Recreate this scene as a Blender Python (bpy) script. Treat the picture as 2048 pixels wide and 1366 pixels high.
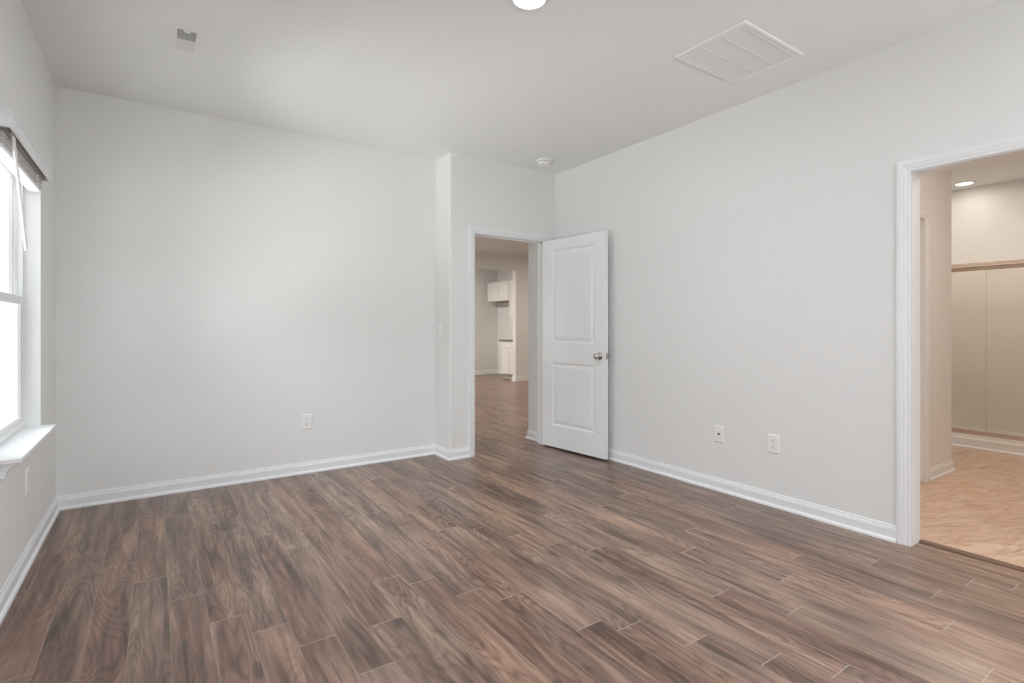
import bpy, bmesh, math, random
from mathutils import Vector, Matrix

# ------------------------------------------------------------------ scene, camera, sky, exposure
scene = bpy.context.scene
for o in list(bpy.data.objects):
    bpy.data.objects.remove(o)
COL = scene.collection
PI = math.pi
EYE = 1.18                                   # camera height
CEIL = 2.73
XL, XR, YB, YD, XJ = -0.532, 3.36, 4.437, 4.15, 2.155   # left, right, back, door wall, jog
YF = -2.1                                    # wall behind the camera

cam_data = bpy.data.cameras.new('camera')
cam = bpy.data.objects.new('camera', cam_data)
COL.objects.link(cam)
cam_data.sensor_width = 36.0
cam_data.lens = 36.0 * 1047.16 / 2048.0
cam_data.shift_y = -28.9 / 2048.0
cam_data.clip_start = 0.02
cam.location = (0.0, 0.0, EYE)
cam.rotation_euler = (PI / 2, 0.0, -math.radians(34.226))
scene.camera = cam

world = bpy.data.worlds.new('sky')
scene.world = world
world.use_nodes = True
# daylight : bright sky above, dimmed horizon belt, ground brightened to light the ceiling
SKY = 15.0
HORIZON = 5.0  # added belt to cut the level light on the mid walls
GROUND = 22.0
wt = world.node_tree
bg = wt.nodes['Background']
geo = wt.nodes.new('ShaderNodeNewGeometry')
sepw = wt.nodes.new('ShaderNodeSeparateXYZ')
wt.links.new(geo.outputs['Incoming'], sepw.inputs[0])


def world_step(lo, hi):
    n = wt.nodes.new('ShaderNodeMapRange')
    n.interpolation_type = 'SMOOTHSTEP'
    n.inputs[1].default_value = lo
    n.inputs[2].default_value = hi
    wt.links.new(sepw.outputs['Z'], n.inputs[0])
    return n.outputs[0]


def world_mix(f, c0, c1):
    n = wt.nodes.new('ShaderNodeMix')
    n.data_type = 'RGBA'
    wt.links.new(f, n.inputs[0])
    for sock, c in ((n.inputs[6], c0), (n.inputs[7], c1)):
        if isinstance(c, tuple):
            sock.default_value = (*c, 1)
        else:
            wt.links.new(c, sock)
    return n.outputs[2]


# the incoming vector points back to the viewer : negative z is sky, positive z is ground
sky_c = (0.945 * SKY, 0.975 * SKY, 1.05 * SKY)
hor_c = (0.96 * HORIZON, 1.0 * HORIZON, 1.0 * HORIZON)
gnd_c = (1.0 * GROUND, 0.99 * GROUND, 0.98 * GROUND)
wcol = world_mix(world_step(-0.42, -0.20), sky_c, hor_c)
wcol = world_mix(world_step(0.16, 0.36), wcol, gnd_c)
wt.links.new(wcol, bg.inputs[0])
bg.inputs[1].default_value = 1.0

ROOM_LAMP = 440.0
EDGE_FILL = 480.0  # unseen bedroom lights added to even out the walls
BATH_LAMP = 290.0
BATH_FILL = 420.0  # unseen light added to brighten the bathroom
SHOWER_LAMP = 30.0
GREAT_FILL = 545.0  # unseen lights added to brighten the great room
KITCHEN_FILL = 1450.0  # unseen light added to brighten the kitchen and its cabinets

vs = scene.view_settings
scene.display_settings.display_device = 'sRGB'
vs.view_transform = 'Standard'
vs.look = 'None'
vs.exposure = 0.0
vs.gamma = 1.0
vs.use_curve_mapping = False
scene.cycles.max_bounces = 14
scene.cycles.diffuse_bounces = 9
scene.cycles.glossy_bounces = 4
scene.cycles.transmission_bounces = 6
scene.cycles.transparent_max_bounces = 12
scene.cycles.sample_clamp_indirect = 20.0
scene.cycles.use_denoising = True
scene.cycles.caustics_reflective = False
scene.cycles.caustics_refractive = False


# ------------------------------------------------------------------ object helpers
def tag(o, label=None, cat=None, group=None, kind=None):
    if label: o['label'] = label
    if cat: o['category'] = cat
    if group: o['group'] = group
    if kind: o['kind'] = kind
    return o


def empty(name, loc=(0, 0, 0), rz=0.0):
    o = bpy.data.objects.new(name, None)
    o.empty_display_size = 0.05
    COL.objects.link(o)
    o.location = loc
    o.rotation_euler = (0, 0, rz)
    return o


def copy_tree(o, parent=None):
    c = o.copy()
    COL.objects.link(c)
    c.parent = parent
    for ch in list(o.children):
        copy_tree(ch, c)
    return c


class MB:
    """collects solids and builds them as one mesh object"""

    def __init__(self):
        self.bm = bmesh.new()

    def face(self, pts):
        vs_ = [self.bm.verts.new(p) for p in pts]
        return self.bm.faces.new(vs_)

    def box(self, x0, x1, y0, y1, z0, z1):
        v = [self.bm.verts.new(p) for p in ((x0, y0, z0), (x1, y0, z0), (x1, y1, z0), (x0, y1, z0),
                                            (x0, y0, z1), (x1, y0, z1), (x1, y1, z1), (x0, y1, z1))]
        for f in ((3, 2, 1, 0), (4, 5, 6, 7), (0, 1, 5, 4), (1, 2, 6, 5), (2, 3, 7, 6), (3, 0, 4, 7)):
            self.bm.faces.new([v[i] for i in f])
        return v

    def obox(self, size, mat):
        """box of a size centred on the origin, put in place by a matrix"""
        a, b, c = (s / 2 for s in size)
        v = self.box(-a, a, -b, b, -c, c)
        for q in v:
            q.co = mat @ q.co

    def prism(self, pts, z0, z1):
        n = len(pts)
        lo = [self.bm.verts.new((x, y, z0)) for x, y in pts]
        hi = [self.bm.verts.new((x, y, z1)) for x, y in pts]
        self.bm.faces.new(lo[::-1])
        self.bm.faces.new(hi)
        for i in range(n):
            j = (i + 1) % n
            self.bm.faces.new((lo[i], lo[j], hi[j], hi[i]))

    def sweep(self, path, up, prof, closed=False):
        """profile (side, up) carried along a path; side = up x direction, mitred at the corners"""
        path = [Vector(p) for p in path]
        up = Vector(up).normalized()
        n = len(path)
        sides = []
        segs = [(path[(i + 1) % n] - path[i]).normalized() for i in range(n if closed else n - 1)]
        for i in range(n):
            if closed:
                a, b = segs[i - 1], segs[i]
            else:
                a = segs[max(0, i - 1)]
                b = segs[min(n - 2, i)]
            sa, sb = up.cross(a), up.cross(b)
            m = sa + sb
            m = m / max(1e-6, m.dot(sa))
            sides.append(m)
        rings = []
        for p, m in zip(path, sides):
            rings.append([self.bm.verts.new(p + m * s + up * u) for s, u in prof])
        k = len(prof)
        for i in range(n if closed else n - 1):
            A, B = rings[i], rings[(i + 1) % n]
            for j in range(k):
                jj = (j + 1) % k
                self.bm.faces.new((A[j], A[jj], B[jj], B[j]))
        if not closed:
            self.bm.faces.new(rings[0][::-1])
            self.bm.faces.new(rings[-1])

    def lathe(self, prof, seg=40, mat=None):
        """profile (r, z) turned about z"""
        rings = []
        for r, z in prof:
            if r < 1e-6:
                rings.append([self.bm.verts.new((0, 0, z))])
            else:
                rings.append([self.bm.verts.new((r * math.cos(2 * PI * i / seg), r * math.sin(2 * PI * i / seg), z))
                              for i in range(seg)])
        new = [v for r in rings for v in r]
        for A, B in zip(rings, rings[1:]):
            for i in range(seg):
                j = (i + 1) % seg
                if len(A) == 1 and len(B) == 1:
                    continue
                if len(A) == 1:
                    self.bm.faces.new((A[0], B[j], B[i]))
                elif len(B) == 1:
                    self.bm.faces.new((A[i], A[j], B[0]))
                else:
                    self.bm.faces.new((A[i], A[j], B[j], B[i]))
        if mat is not None:
            for v in new:
                v.co = mat @ v.co

    def rod(self, a, b, r, seg=16):
        a, b = Vector(a), Vector(b)
        d = b - a
        q = d.to_track_quat('Z', 'Y').to_matrix().to_4x4()
        self.lathe([(0, 0), (r, 0), (r, d.length), (0, d.length)], seg, Matrix.Translation(a) @ q)

    def slab(self, us, vs_, holes, w0, w1, fn):
        """a slab over a (u, v) grid with rectangular holes, from w0 to w1; fn maps (u, v, w) to a point"""
        us = sorted(set([round(x, 5) for x in us] + [round(h[i], 5) for h in holes for i in (0, 1)]))
        vs_ = sorted(set([round(x, 5) for x in vs_] + [round(h[i], 5) for h in holes for i in (2, 3)]))
        U0, U1, V0, V1 = us[0], us[-1], vs_[0], vs_[-1]

        def solid(i, j):
            if i < 0 or j < 0 or i >= len(us) - 1 or j >= len(vs_) - 1:
                return False
            u, v = (us[i] + us[i + 1]) / 2, (vs_[j] + vs_[j + 1]) / 2
            return not any(h[0] < u < h[1] and h[2] < v < h[3] for h in holes)
        cache = {}

        def P(i, j, k):
            key = (i, j, k)
            if key not in cache:
                cache[key] = self.bm.verts.new(fn(us[i], vs_[j], (w0, w1)[k]))
            return cache[key]
        for i in range(len(us) - 1):
            for j in range(len(vs_) - 1):
                if not solid(i, j):
                    continue
                self.bm.faces.new((P(i, j, 0), P(i + 1, j, 0), P(i + 1, j + 1, 0), P(i, j + 1, 0)))
                self.bm.faces.new((P(i, j + 1, 1), P(i + 1, j + 1, 1), P(i + 1, j, 1), P(i, j, 1)))
                for di, dj, a, b in ((-1, 0, (i, j), (i, j + 1)), (1, 0, (i + 1, j), (i + 1, j + 1)),
                                     (0, -1, (i, j), (i + 1, j)), (0, 1, (i, j + 1), (i + 1, j + 1))):
                    if not solid(i + di, j + dj):
                        self.bm.faces.new((P(*a, 0), P(*b, 0), P(*b, 1), P(*a, 1)))

    def build(self, name, mat, parent=None, loc=(0, 0, 0), rz=0.0, smooth=False, bevel=0.0, bseg=2, recalc=True):
        if recalc:
            bmesh.ops.recalc_face_normals(self.bm, faces=self.bm.faces[:])
        me = bpy.data.meshes.new(name)
        self.bm.to_mesh(me)
        self.bm.free()
        me.materials.append(mat)
        o = bpy.data.objects.new(name, me)
        COL.objects.link(o)
        o.location = loc
        o.rotation_euler = (0, 0, rz)
        if parent:
            o.parent = parent
        if smooth:
            for p in me.polygons:
                p.use_smooth = True
            me.set_sharp_from_angle(angle=math.radians(40))
        if bevel:
            b = o.modifiers.new('bevel', 'BEVEL')
            b.width = bevel
            b.segments = bseg
            b.limit_method = 'ANGLE'
            b.angle_limit = math.radians(40)
            b.harden_normals = False
        return o


# ------------------------------------------------------------------ materials
class NT:
    def __init__(self, name):
        self.m = bpy.data.materials.new(name)
        self.m.use_nodes = True
        self.t = self.m.node_tree
        self.bsdf = self.t.nodes['Principled BSDF']
        self.out = self.t.nodes['Material Output']

    def n(self, kind, **kw):
        nd = self.t.nodes.new(kind)
        for k, v in kw.items():
            if k in ('ins',):
                continue
            setattr(nd, k, v)
        return nd

    def link(self, a, b):
        self.t.links.new(a, b)

    def val(self, sock, v):
        if hasattr(v, 'is_output') or isinstance(v, bpy.types.NodeSocket):
            self.link(v, sock)
        else:
            sock.default_value = v

    def math(self, op, a, b=None, c=None, clamp=False):
        nd = self.n('ShaderNodeMath', operation=op)
        nd.use_clamp = clamp
        self.val(nd.inputs[0], a)
        if b is not None: self.val(nd.inputs[1], b)
        if c is not None: self.val(nd.inputs[2], c)
        return nd.outputs[0]

    def mix(self, f, a, b, blend='MIX'):
        nd = self.n('ShaderNodeMix', data_type='RGBA', blend_type=blend)
        self.val(nd.inputs[0], f)
        self.val(nd.inputs[6], a if not isinstance(a, tuple) else (*a, 1)[:4])
        self.val(nd.inputs[7], b if not isinstance(b, tuple) else (*b, 1)[:4])
        return nd.outputs[2]

    def mapping(self, vec, scale=(1, 1, 1), loc=(0, 0, 0), rot=(0, 0, 0)):
        nd = self.n('ShaderNodeMapping')
        self.link(vec, nd.inputs[0])
        self.val(nd.inputs[1], loc)
        nd.inputs[2].default_value = rot
        nd.inputs[3].default_value = scale
        return nd.outputs[0]

    def noise(self, vec, scale=1.0, detail=2.0, rough=0.5, dist=0.0):
        nd = self.n('ShaderNodeTexNoise')
        self.link(vec, nd.inputs['Vector'])
        nd.inputs['Scale'].default_value = scale
        nd.inputs['Detail'].default_value = detail
        nd.inputs['Roughness'].default_value = rough
        nd.inputs['Distortion'].default_value = dist
        return nd.outputs[0]

    def ramp(self, f, stops, interp='LINEAR'):
        nd = self.n('ShaderNodeValToRGB')
        nd.color_ramp.interpolation = interp
        el = nd.color_ramp.elements
        while len(el) < len(stops):
            el.new(0.5)
        for e, (p, c) in zip(el, stops):
            e.position = p
            e.color = (*c, 1) if len(c) == 3 else c
        self.link(f, nd.inputs[0])
        return nd.outputs[0]

    def smooth(self, x, a, b):
        nd = self.n('ShaderNodeMapRange', interpolation_type='SMOOTHSTEP')
        self.val(nd.inputs[0], x)
        nd.inputs[1].default_value = a
        nd.inputs[2].default_value = b
        nd.inputs[3].default_value = 0.0
        nd.inputs[4].default_value = 1.0
        return nd.outputs[0]

    def bump(self, h, strength, dist):
        nd = self.n('ShaderNodeBump')
        nd.inputs['Strength'].default_value = strength
        nd.inputs['Distance'].default_value = dist
        self.link(h, nd.inputs['Height'])
        self.link(nd.outputs[0], self.bsdf.inputs['Normal'])
        return nd

    def pos(self):
        return self.n('ShaderNodeNewGeometry').outputs['Position']


def plain(name, col, rough=0.5, spec=0.5, metal=0.0, grain=0.0, gscale=60.0, var=0.0):
    k = NT(name)
    b = k.bsdf
    b.inputs['Roughness'].default_value = rough
    b.inputs['Specular IOR Level'].default_value = spec
    b.inputs['Metallic'].default_value = metal
    b.inputs['Base Color'].default_value = (*col, 1)
    tc = k.n('ShaderNodeTexCoord').outputs['Object']
    if grain:
        k.bump(k.noise(tc, gscale, 3.0, 0.55), grain, 0.004)
    if var:
        f = k.noise(tc, 1.3, 2.0)
        dk = tuple(c * (1 - var) for c in col)
        k.link(k.mix(f, dk, col), b.inputs['Base Color'])
    return k.m


def emissive(name, col, strength):
    k = NT(name)
    k.bsdf.inputs['Base Color'].default_value = (0.9, 0.9, 0.9, 1)
    k.bsdf.inputs['Emission Color'].default_value = (*col, 1)
    k.bsdf.inputs['Emission Strength'].default_value = strength
    return k.m


def thin_glass(name, tint, gloss=0.10, rough=0.0):
    k = NT(name)
    t = k.n('ShaderNodeBsdfTransparent')
    t.inputs[0].default_value = (*tint, 1)
    g = k.n('ShaderNodeBsdfGlossy')
    g.inputs['Roughness'].default_value = rough
    fr = k.n('ShaderNodeFresnel')
    fr.inputs[0].default_value = 1.45
    f = k.math('MINIMUM', k.math('MULTIPLY_ADD', fr.outputs[0], 0.8, gloss * 0.2), 0.9)
    mx = k.n('ShaderNodeMixShader')
    k.link(f, mx.inputs[0])
    k.link(t.outputs[0], mx.inputs[1])
    k.link(g.outputs[0], mx.inputs[2])
    k.link(mx.outputs[0], k.out.inputs[0])
    return k.m


def wood_floor():
    k = NT('laminate_planks')
    ga = k.n('ShaderNodeUVMap', uv_map='grain').outputs[0]     # metres across / along the plank, shifted per plank
    ed = k.n('ShaderNodeUVMap', uv_map='edge').outputs[0]      # 0..1 across / along the plank
    to = k.n('ShaderNodeAttribute', attribute_name='tone')
    sep = k.n('ShaderNodeSeparateColor')
    k.link(to.outputs['Color'], sep.inputs[0])
    r1, r2, r3 = sep.outputs
    # board tone bands that drift along the length
    warp = k.noise(k.mapping(ga, (5.0, 1.4, 1), (2.0, 5.0, 0)), 1.0, 2.0)
    gw = k.n('ShaderNodeCombineXYZ')
    sx = k.n('ShaderNodeSeparateXYZ')
    k.link(ga, sx.inputs[0])
    k.link(k.math('ADD', sx.outputs[0], k.math('MULTIPLY_ADD', warp, 0.060, -0.030)), gw.inputs[0])
    k.link(sx.outputs[1], gw.inputs[1])
    gw = gw.outputs[0]
    band = k.noise(k.mapping(gw, (11.0, 1.5, 1)), 1.0, 2.0, 0.5, 0.4)
    strip = k.noise(k.mapping(gw, (38.0, 2.2, 1)), 1.0, 3.0, 0.6, 0.2)
    tone = k.math('ADD', k.math('MULTIPLY', r1, 0.17), k.math('MULTIPLY', band, 0.85))
    tone = k.math('ADD', tone, k.math('MULTIPLY_ADD', strip, 0.85, -0.42))
    base = k.ramp(tone, [(0.20, (0.085, 0.055, 0.043)), (0.40, (0.180, 0.122, 0.096)), (0.54, (0.262, 0.184, 0.146)),
                         (0.68, (0.350, 0.256, 0.198)), (0.86, (0.46, 0.355, 0.275))])
    base = k.mix(1.0, base, (1.0, 0.955, 0.92), 'MULTIPLY')
    # warm / cool shift per plank
    base = k.mix(k.math('MULTIPLY', r2, 0.55), base, k.mix(1.0, base, (1.10, 0.86, 0.76), 'MULTIPLY'))
    base = k.mix(k.math('MULTIPLY', r3, 0.40), base, k.mix(1.0, base, (0.84, 0.86, 0.92), 'MULTIPLY'))
    # cathedral rings : contour lines of a stretched noise
    field = k.noise(k.mapping(gw, (7.0, 1.15, 1)), 1.0, 1.5, 0.45, 0.3)
    ring = k.math('SINE', k.math('MULTIPLY', field, 135.0))
    ring = k.math('MULTIPLY_ADD', ring, 0.5, 0.5)
    ringmask = k.smooth(k.noise(k.mapping(ga, (5.0, 0.9, 1), (3.1, 7.7, 0)), 1.0, 1.0), 0.34, 0.56)
    ringamt = k.math('MULTIPLY', k.math('MULTIPLY', k.math('POWER', ring, 2.0), ringmask), 0.68)
    base = k.mix(ringamt, base, k.mix(1.0, base, (0.50, 0.46, 0.44), 'MULTIPLY'))
    # fine fibres and pores
    fib = k.noise(k.mapping(ga, (330.0, 9.0, 1)), 1.0, 2.0, 0.6)
    fibm = k.smooth(fib, 0.35, 0.70)
    base = k.mix(k.math('MULTIPLY', fibm, 0.42), base, k.mix(1.0, base, (0.55, 0.52, 0.50), 'MULTIPLY'))
    # saw marks and dark cracks
    crack = k.noise(k.mapping(gw, (42.0, 3.0, 1), (9.0, 2.0, 0)), 1.0, 3.0, 0.65, 0.5)
    crackm = k.smooth(crack, 0.61, 0.72)
    base = k.mix(k.math('MULTIPLY', crackm, 0.55), base, (0.045, 0.032, 0.028))
    # knots
    vo = k.n('ShaderNodeTexVoronoi')
    k.link(k.mapping(gw, (7.0, 2.4, 1)), vo.inputs['Vector'])
    vo.inputs['Scale'].default_value = 1.0
    wob = k.noise(k.mapping(ga, (60.0, 25.0, 1)), 1.0, 2.0)
    kd = k.math('ADD', vo.outputs['Distance'], k.math('MULTIPLY_ADD', wob, 0.16, -0.08))
    vs2 = k.n('ShaderNodeSeparateColor')
    k.link(vo.outputs['Color'], vs2.inputs[0])
    pick = k.smooth(vs2.outputs[0], 0.40, 0.43)
    knot = k.math('MULTIPLY', k.math('SUBTRACT', 1.0, k.smooth(kd, 0.04, 0.20)), pick)
    base = k.mix(k.math('MULTIPLY', knot, 0.75), base, (0.055, 0.038, 0.033))
    # micro-bevelled seams, painted paler for the light their edges catch
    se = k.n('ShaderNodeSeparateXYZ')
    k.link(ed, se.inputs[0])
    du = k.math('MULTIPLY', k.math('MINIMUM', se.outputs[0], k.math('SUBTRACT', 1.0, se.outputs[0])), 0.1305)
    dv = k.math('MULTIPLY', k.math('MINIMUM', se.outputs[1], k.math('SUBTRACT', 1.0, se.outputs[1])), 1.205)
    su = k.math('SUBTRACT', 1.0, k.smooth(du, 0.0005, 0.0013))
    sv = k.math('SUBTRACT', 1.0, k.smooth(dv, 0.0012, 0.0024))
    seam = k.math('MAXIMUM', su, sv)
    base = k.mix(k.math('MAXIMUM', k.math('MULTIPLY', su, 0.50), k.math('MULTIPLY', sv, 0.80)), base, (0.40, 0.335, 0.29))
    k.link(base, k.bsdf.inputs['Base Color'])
    rr = k.math('MULTIPLY_ADD', fib, 0.10, 0.25)
    k.link(rr, k.bsdf.inputs['Roughness'])
    k.bsdf.inputs['Specular IOR Level'].default_value = 0.62
    h = k.math('SUBTRACT', k.math('MULTIPLY', fib, 0.25), k.math('MULTIPLY', seam, 0.9))
    h = k.math('SUBTRACT', h, k.math('MULTIPLY', ringamt, 0.25))
    k.bump(h, 0.25, 0.0012)
    return k.m


def tile_floor():
    k = NT('beige_vinyl_tile')
    p = k.pos()
    st = k.mapping(p, (1, 1, 1), (0, 0, 0), (0, 0, math.radians(20)))
    a = k.noise(k.mapping(st, (4.0, 15.0, 1)), 1.0, 5.0, 0.62, 1.6)
    b = k.noise(k.mapping(st, (10.0, 44.0, 1), (4, 1, 0)), 1.0, 3.0, 0.6, 0.8)
    t = k.math('ADD', k.math('MULTIPLY', a, 0.75), k.math('MULTIPLY', b, 0.3))
    col = k.ramp(t, [(0.33, (0.40, 0.235, 0.135)), (0.47, (0.60, 0.41, 0.28)), (0.62, (0.70, 0.54, 0.42)), (0.8, (0.74, 0.62, 0.52))])
    br = k.n('ShaderNodeTexBrick')
    k.link(k.mapping(p, (1, 1, 1), (0.05, -0.832, 0)), br.inputs['Vector'])
    br.inputs['Scale'].default_value = 1.0
    br.inputs['Mortar Size'].default_value = 0.0016
    br.inputs['Mortar Smooth'].default_value = 0.3
    br.inputs['Brick Width'].default_value = 0.70
    br.inputs['Row Height'].default_value = 0.1725
    k.link(k.mix(k.math('MULTIPLY', br.outputs['Fac'], 0.75), col, (0.36, 0.20, 0.11)), k.bsdf.inputs['Base Color'])
    k.bsdf.inputs['Roughness'].default_value = 0.30
    k.bsdf.inputs['Specular IOR Level'].default_value = 0.45
    k.bump(k.math('SUBTRACT', k.math('MULTIPLY', b, 0.3), br.outputs['Fac']), 0.25, 0.001)
    return k.m


def granite():
    k = NT('speckled_granite')
    tc = k.n('ShaderNodeTexCoord').outputs['Object']
    n = k.noise(tc, 60.0, 3.0, 0.7)
    k.link(k.ramp(n, [(0.35, (0.03, 0.03, 0.03)), (0.5, (0.18, 0.165, 0.15)), (0.62, (0.42, 0.38, 0.34))]), k.bsdf.inputs['Base Color'])
    k.bsdf.inputs['Roughness'].default_value = 0.15
    return k.m


M = {}
M['wall'] = plain('cream_wall_paint', (0.797, 0.80, 0.792), 0.8, 0.12, grain=0.05, gscale=140, var=0.01)
M['ceiling'] = plain('white_textured_ceiling', (0.815, 0.825, 0.825), 0.85, 0.1, grain=0.35, gscale=85)
M['trim'] = plain('white_semi_gloss_trim', (0.815, 0.825, 0.835), 0.40, 0.45)
M['door'] = plain('white_door_paint', (0.85, 0.86, 0.87), 0.30, 0.5, grain=0.02, gscale=200)
M['plastic'] = plain('white_plastic', (0.86, 0.86, 0.86), 0.35, 0.5)
M['slot'] = plain('dark_slots', (0.03, 0.03, 0.03), 0.6, 0.3)
M['vinyl'] = plain('white_window_vinyl', (0.86, 0.865, 0.87), 0.35, 0.5)
M['gap'] = plain('dark_sash_gap', (0.12, 0.12, 0.12), 0.7, 0.2)
M['metal_white'] = plain('white_enamelled_metal', (0.80, 0.80, 0.795), 0.4, 0.4)
M['duct'] = plain('dark_duct', (0.035, 0.035, 0.035), 0.8, 0.1)
M['filter'] = plain('grey_filter_cloth', (0.42, 0.42, 0.41), 0.9, 0.1)
M['nickel'] = plain('satin_nickel', (0.62, 0.58, 0.54), 0.22, 0.5, 1.0)
M['brass'] = plain('coax_brass', (0.16, 0.13, 0.09), 0.3, 0.5, 1.0)
M['steel_dark'] = plain('headrail_steel', (0.42, 0.40, 0.36), 0.5, 0.4)
M['slat'] = plain('faux_wood_slats', (0.80, 0.79, 0.77), 0.45, 0.4)
M['rubber'] = plain('black_rubber', (0.04, 0.04, 0.04), 0.7, 0.3)
M['cabinet'] = plain('white_cabinet_paint', (0.82, 0.81, 0.79), 0.35, 0.4)
M['cab_under'] = plain('cabinet_underside', (0.34, 0.25, 0.19), 0.6, 0.2)
M['granite'] = granite()
M['floor'] = wood_floor()
M['tile'] = tile_floor()
M['reducer'] = plain('brown_reducer_strip', (0.19, 0.105, 0.07), 0.35, 0.5, var=0.3)
M['glass'] = thin_glass('window_glass', (0.96, 0.98, 0.975), 0.05)
M['shower_glass'] = thin_glass('tinted_shower_glass', (0.97, 0.955, 0.93), 0.3, 0.05)
M['shower_metal'] = plain('bronze_shower_metal', (0.60, 0.50, 0.42), 0.4, 0.5, 0.25)
M['acrylic'] = plain('shower_acrylic', (0.88, 0.86, 0.83), 0.25, 0.5)
M['lens_day'] = emissive('lit_lens', (0.96, 1.0, 1.05), ROOM_LAMP)
M['lens_edge_fill'] = emissive('edge_fill_lens', (0.96, 1.0, 1.05), EDGE_FILL)
M['lens_warm'] = emissive('lit_warm_lens', (1.0, 0.87, 0.75), BATH_LAMP)
M['lens_bath_fill'] = emissive('bath_fill_lens', (1.0, 0.87, 0.75), BATH_FILL)
M['lens_shower'] = emissive('lit_shower_lens', (1.0, 0.88, 0.77), SHOWER_LAMP)
M['lens_great_fill'] = emissive('great_fill_lens', (1.0, 0.87, 0.73), GREAT_FILL)
M['lens_kitchen_fill'] = emissive('kitchen_fill_lens', (1.0, 0.95, 0.87), KITCHEN_FILL)


# ------------------------------------------------------------------ the shell
def struct(o, label, cat):
    return tag(o, label, cat, kind='structure')


Z0 = -0.02
ZT = CEIL + 0.02
# window openings : (wall, start, width, sill, head)
W_SILL, W_HEAD = 0.63, 2.03
WIN_LEFT = [(2.975, 0.925), (6.3, 1.2), (7.7, 1.2)]
WIN_REAR = [(-0.45, 0.925), (2.40, 0.925)]  # openings added behind the camera to bring in daylight

b = MB()
b.slab([YF - 0.12, 11.37], [Z0, ZT], [(y, y + w, W_SILL, W_HEAD) for y, w in WIN_LEFT], XL, XL - 0.16, lambda u, v, w: (w, u, v))
struct(b.build('wall_left', M['wall']), 'cream exterior wall on the left with the window in it', 'wall')
b = MB()
b.slab([XL, 9.12], [Z0, ZT], [(x, x + w, W_SILL, W_HEAD) for x, w in WIN_REAR], YF, YF - 0.16, lambda u, v, w: (u, w, v))
struct(b.build('wall_front', M['wall']), 'cream wall behind the camera', 'wall')
b = MB()
b.box(XL, 2.275, YB, YB + 0.12, Z0, ZT)
struct(b.build('wall_back', M['wall']), 'plain cream wall facing the camera, with one outlet low on it', 'wall')

# the short wall that steps forward and carries the bedroom doorway
DL, DR, DH = 2.411, 3.215, 2.032
b = MB()
r = 0.018
arc = [(XJ + r - r * math.cos(a), YD + r - r * math.sin(a)) for a in [PI / 2 * i / 6 for i in range(7)]]
b.prism([(XJ, YB + 0.01)] + arc + [(DL - 0.018, YD), (DL - 0.018, YD + 0.12), (2.275, YD + 0.12), (2.275, YB + 0.01)], Z0, ZT)
b.box(DL - 0.018, DR + 0.018, YD, YD + 0.12, DH + 0.018, ZT)
b.box(DR + 0.018, XR + 0.02, YD, YD + 0.12, Z0, ZT)
o = b.build('wall_entry', M['wall'])
struct(o, 'cream wall stepping forward around the open bedroom door', 'wall')

# right wall with the bathroom opening
BY0, BY1, BH = 0.31, 1.118, 2.012
b = MB()
b.slab([YF, YD + 0.12], [Z0, ZT], [(BY0 - 0.018, BY1 + 0.018, Z0, BH + 0.018)], XR, XR + 0.115, lambda u, v, w: (w, u, v))
struct(b.build('wall_right', M['wall']), 'long cream wall on the right between bedroom and bathroom', 'wall')

# beyond the door : hall return, great room, kitchen
b = MB()
b.box(3.272, 9.0, YD + 0.12, 4.50, Z0, ZT)
struct(b.build('wall_hall', M['wall']), 'short cream wall just past the bedroom doorway on its right', 'wall')
OPX, OPZ, GY = 6.48, 2.415, 9.38
b = MB()
b.slab([XL, 9.0], [Z0, ZT], [(2.2, OPX, Z0, OPZ)], GY, GY + 0.12, lambda u, v, w: (u, w, v))
struct(b.build('wall_far', M['wall']), 'far wall of the great room with the wide kitchen opening', 'wall')
b = MB()
b.box(XL, 7.33, 11.25, 11.37, Z0, ZT)
struct(b.build('wall_kitchen', M['wall']), 'back wall of the kitchen seen through the doorway', 'wall')
b = MB()
b.box(7.21, 7.33, GY + 0.12, 11.25, Z0, ZT)
struct(b.build('wall_pantry', M['wall']), 'kitchen side wall that carries the white cabinets', 'wall')
b = MB()
b.box(9.0, 9.12, YF, GY + 0.12, Z0, ZT)
struct(b.build('wall_east', M['wall']), 'outer wall at the far right end of the house', 'wall')

# bathroom : closet block and shower alcove
CX0, CX1, CYF = 4.06, 4.83, 1.53
b = MB()
b.slab([XR + 0.115, 5.418], [Z0, ZT], [(CX0 - 0.018, CX1 + 0.018, Z0, 2.018)], CYF, CYF + 0.12, lambda u, v, w: (u, w, v))
b.box(5.298, 5.418, CYF + 0.12, YD + 0.12, Z0, ZT)
struct(b.build('wall_closet', M['wall']), 'warm lit wall end inside the bathroom, left of the shower', 'wall')
b = MB()
b.box(7.49, 7.61, YF, YD + 0.12, Z0, ZT)
struct(b.build('wall_shower', M['wall']), 'bathroom wall behind and above the shower', 'wall')

# ceiling with the two duct openings
SUP = (0.088, 0.184, 3.205, 3.45)
RET = (2.505, 2.997, 1.562, 1.922)
b = MB()
b.slab([XL - 0.16, 9.12], [YF - 0.16, 11.37], [SUP, RET], CEIL, CEIL + 0.14, lambda u, v, w: (u, v, w))
struct(b.build('ceiling', M['ceiling']), 'white lightly textured ceiling', 'ceiling')

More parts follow.
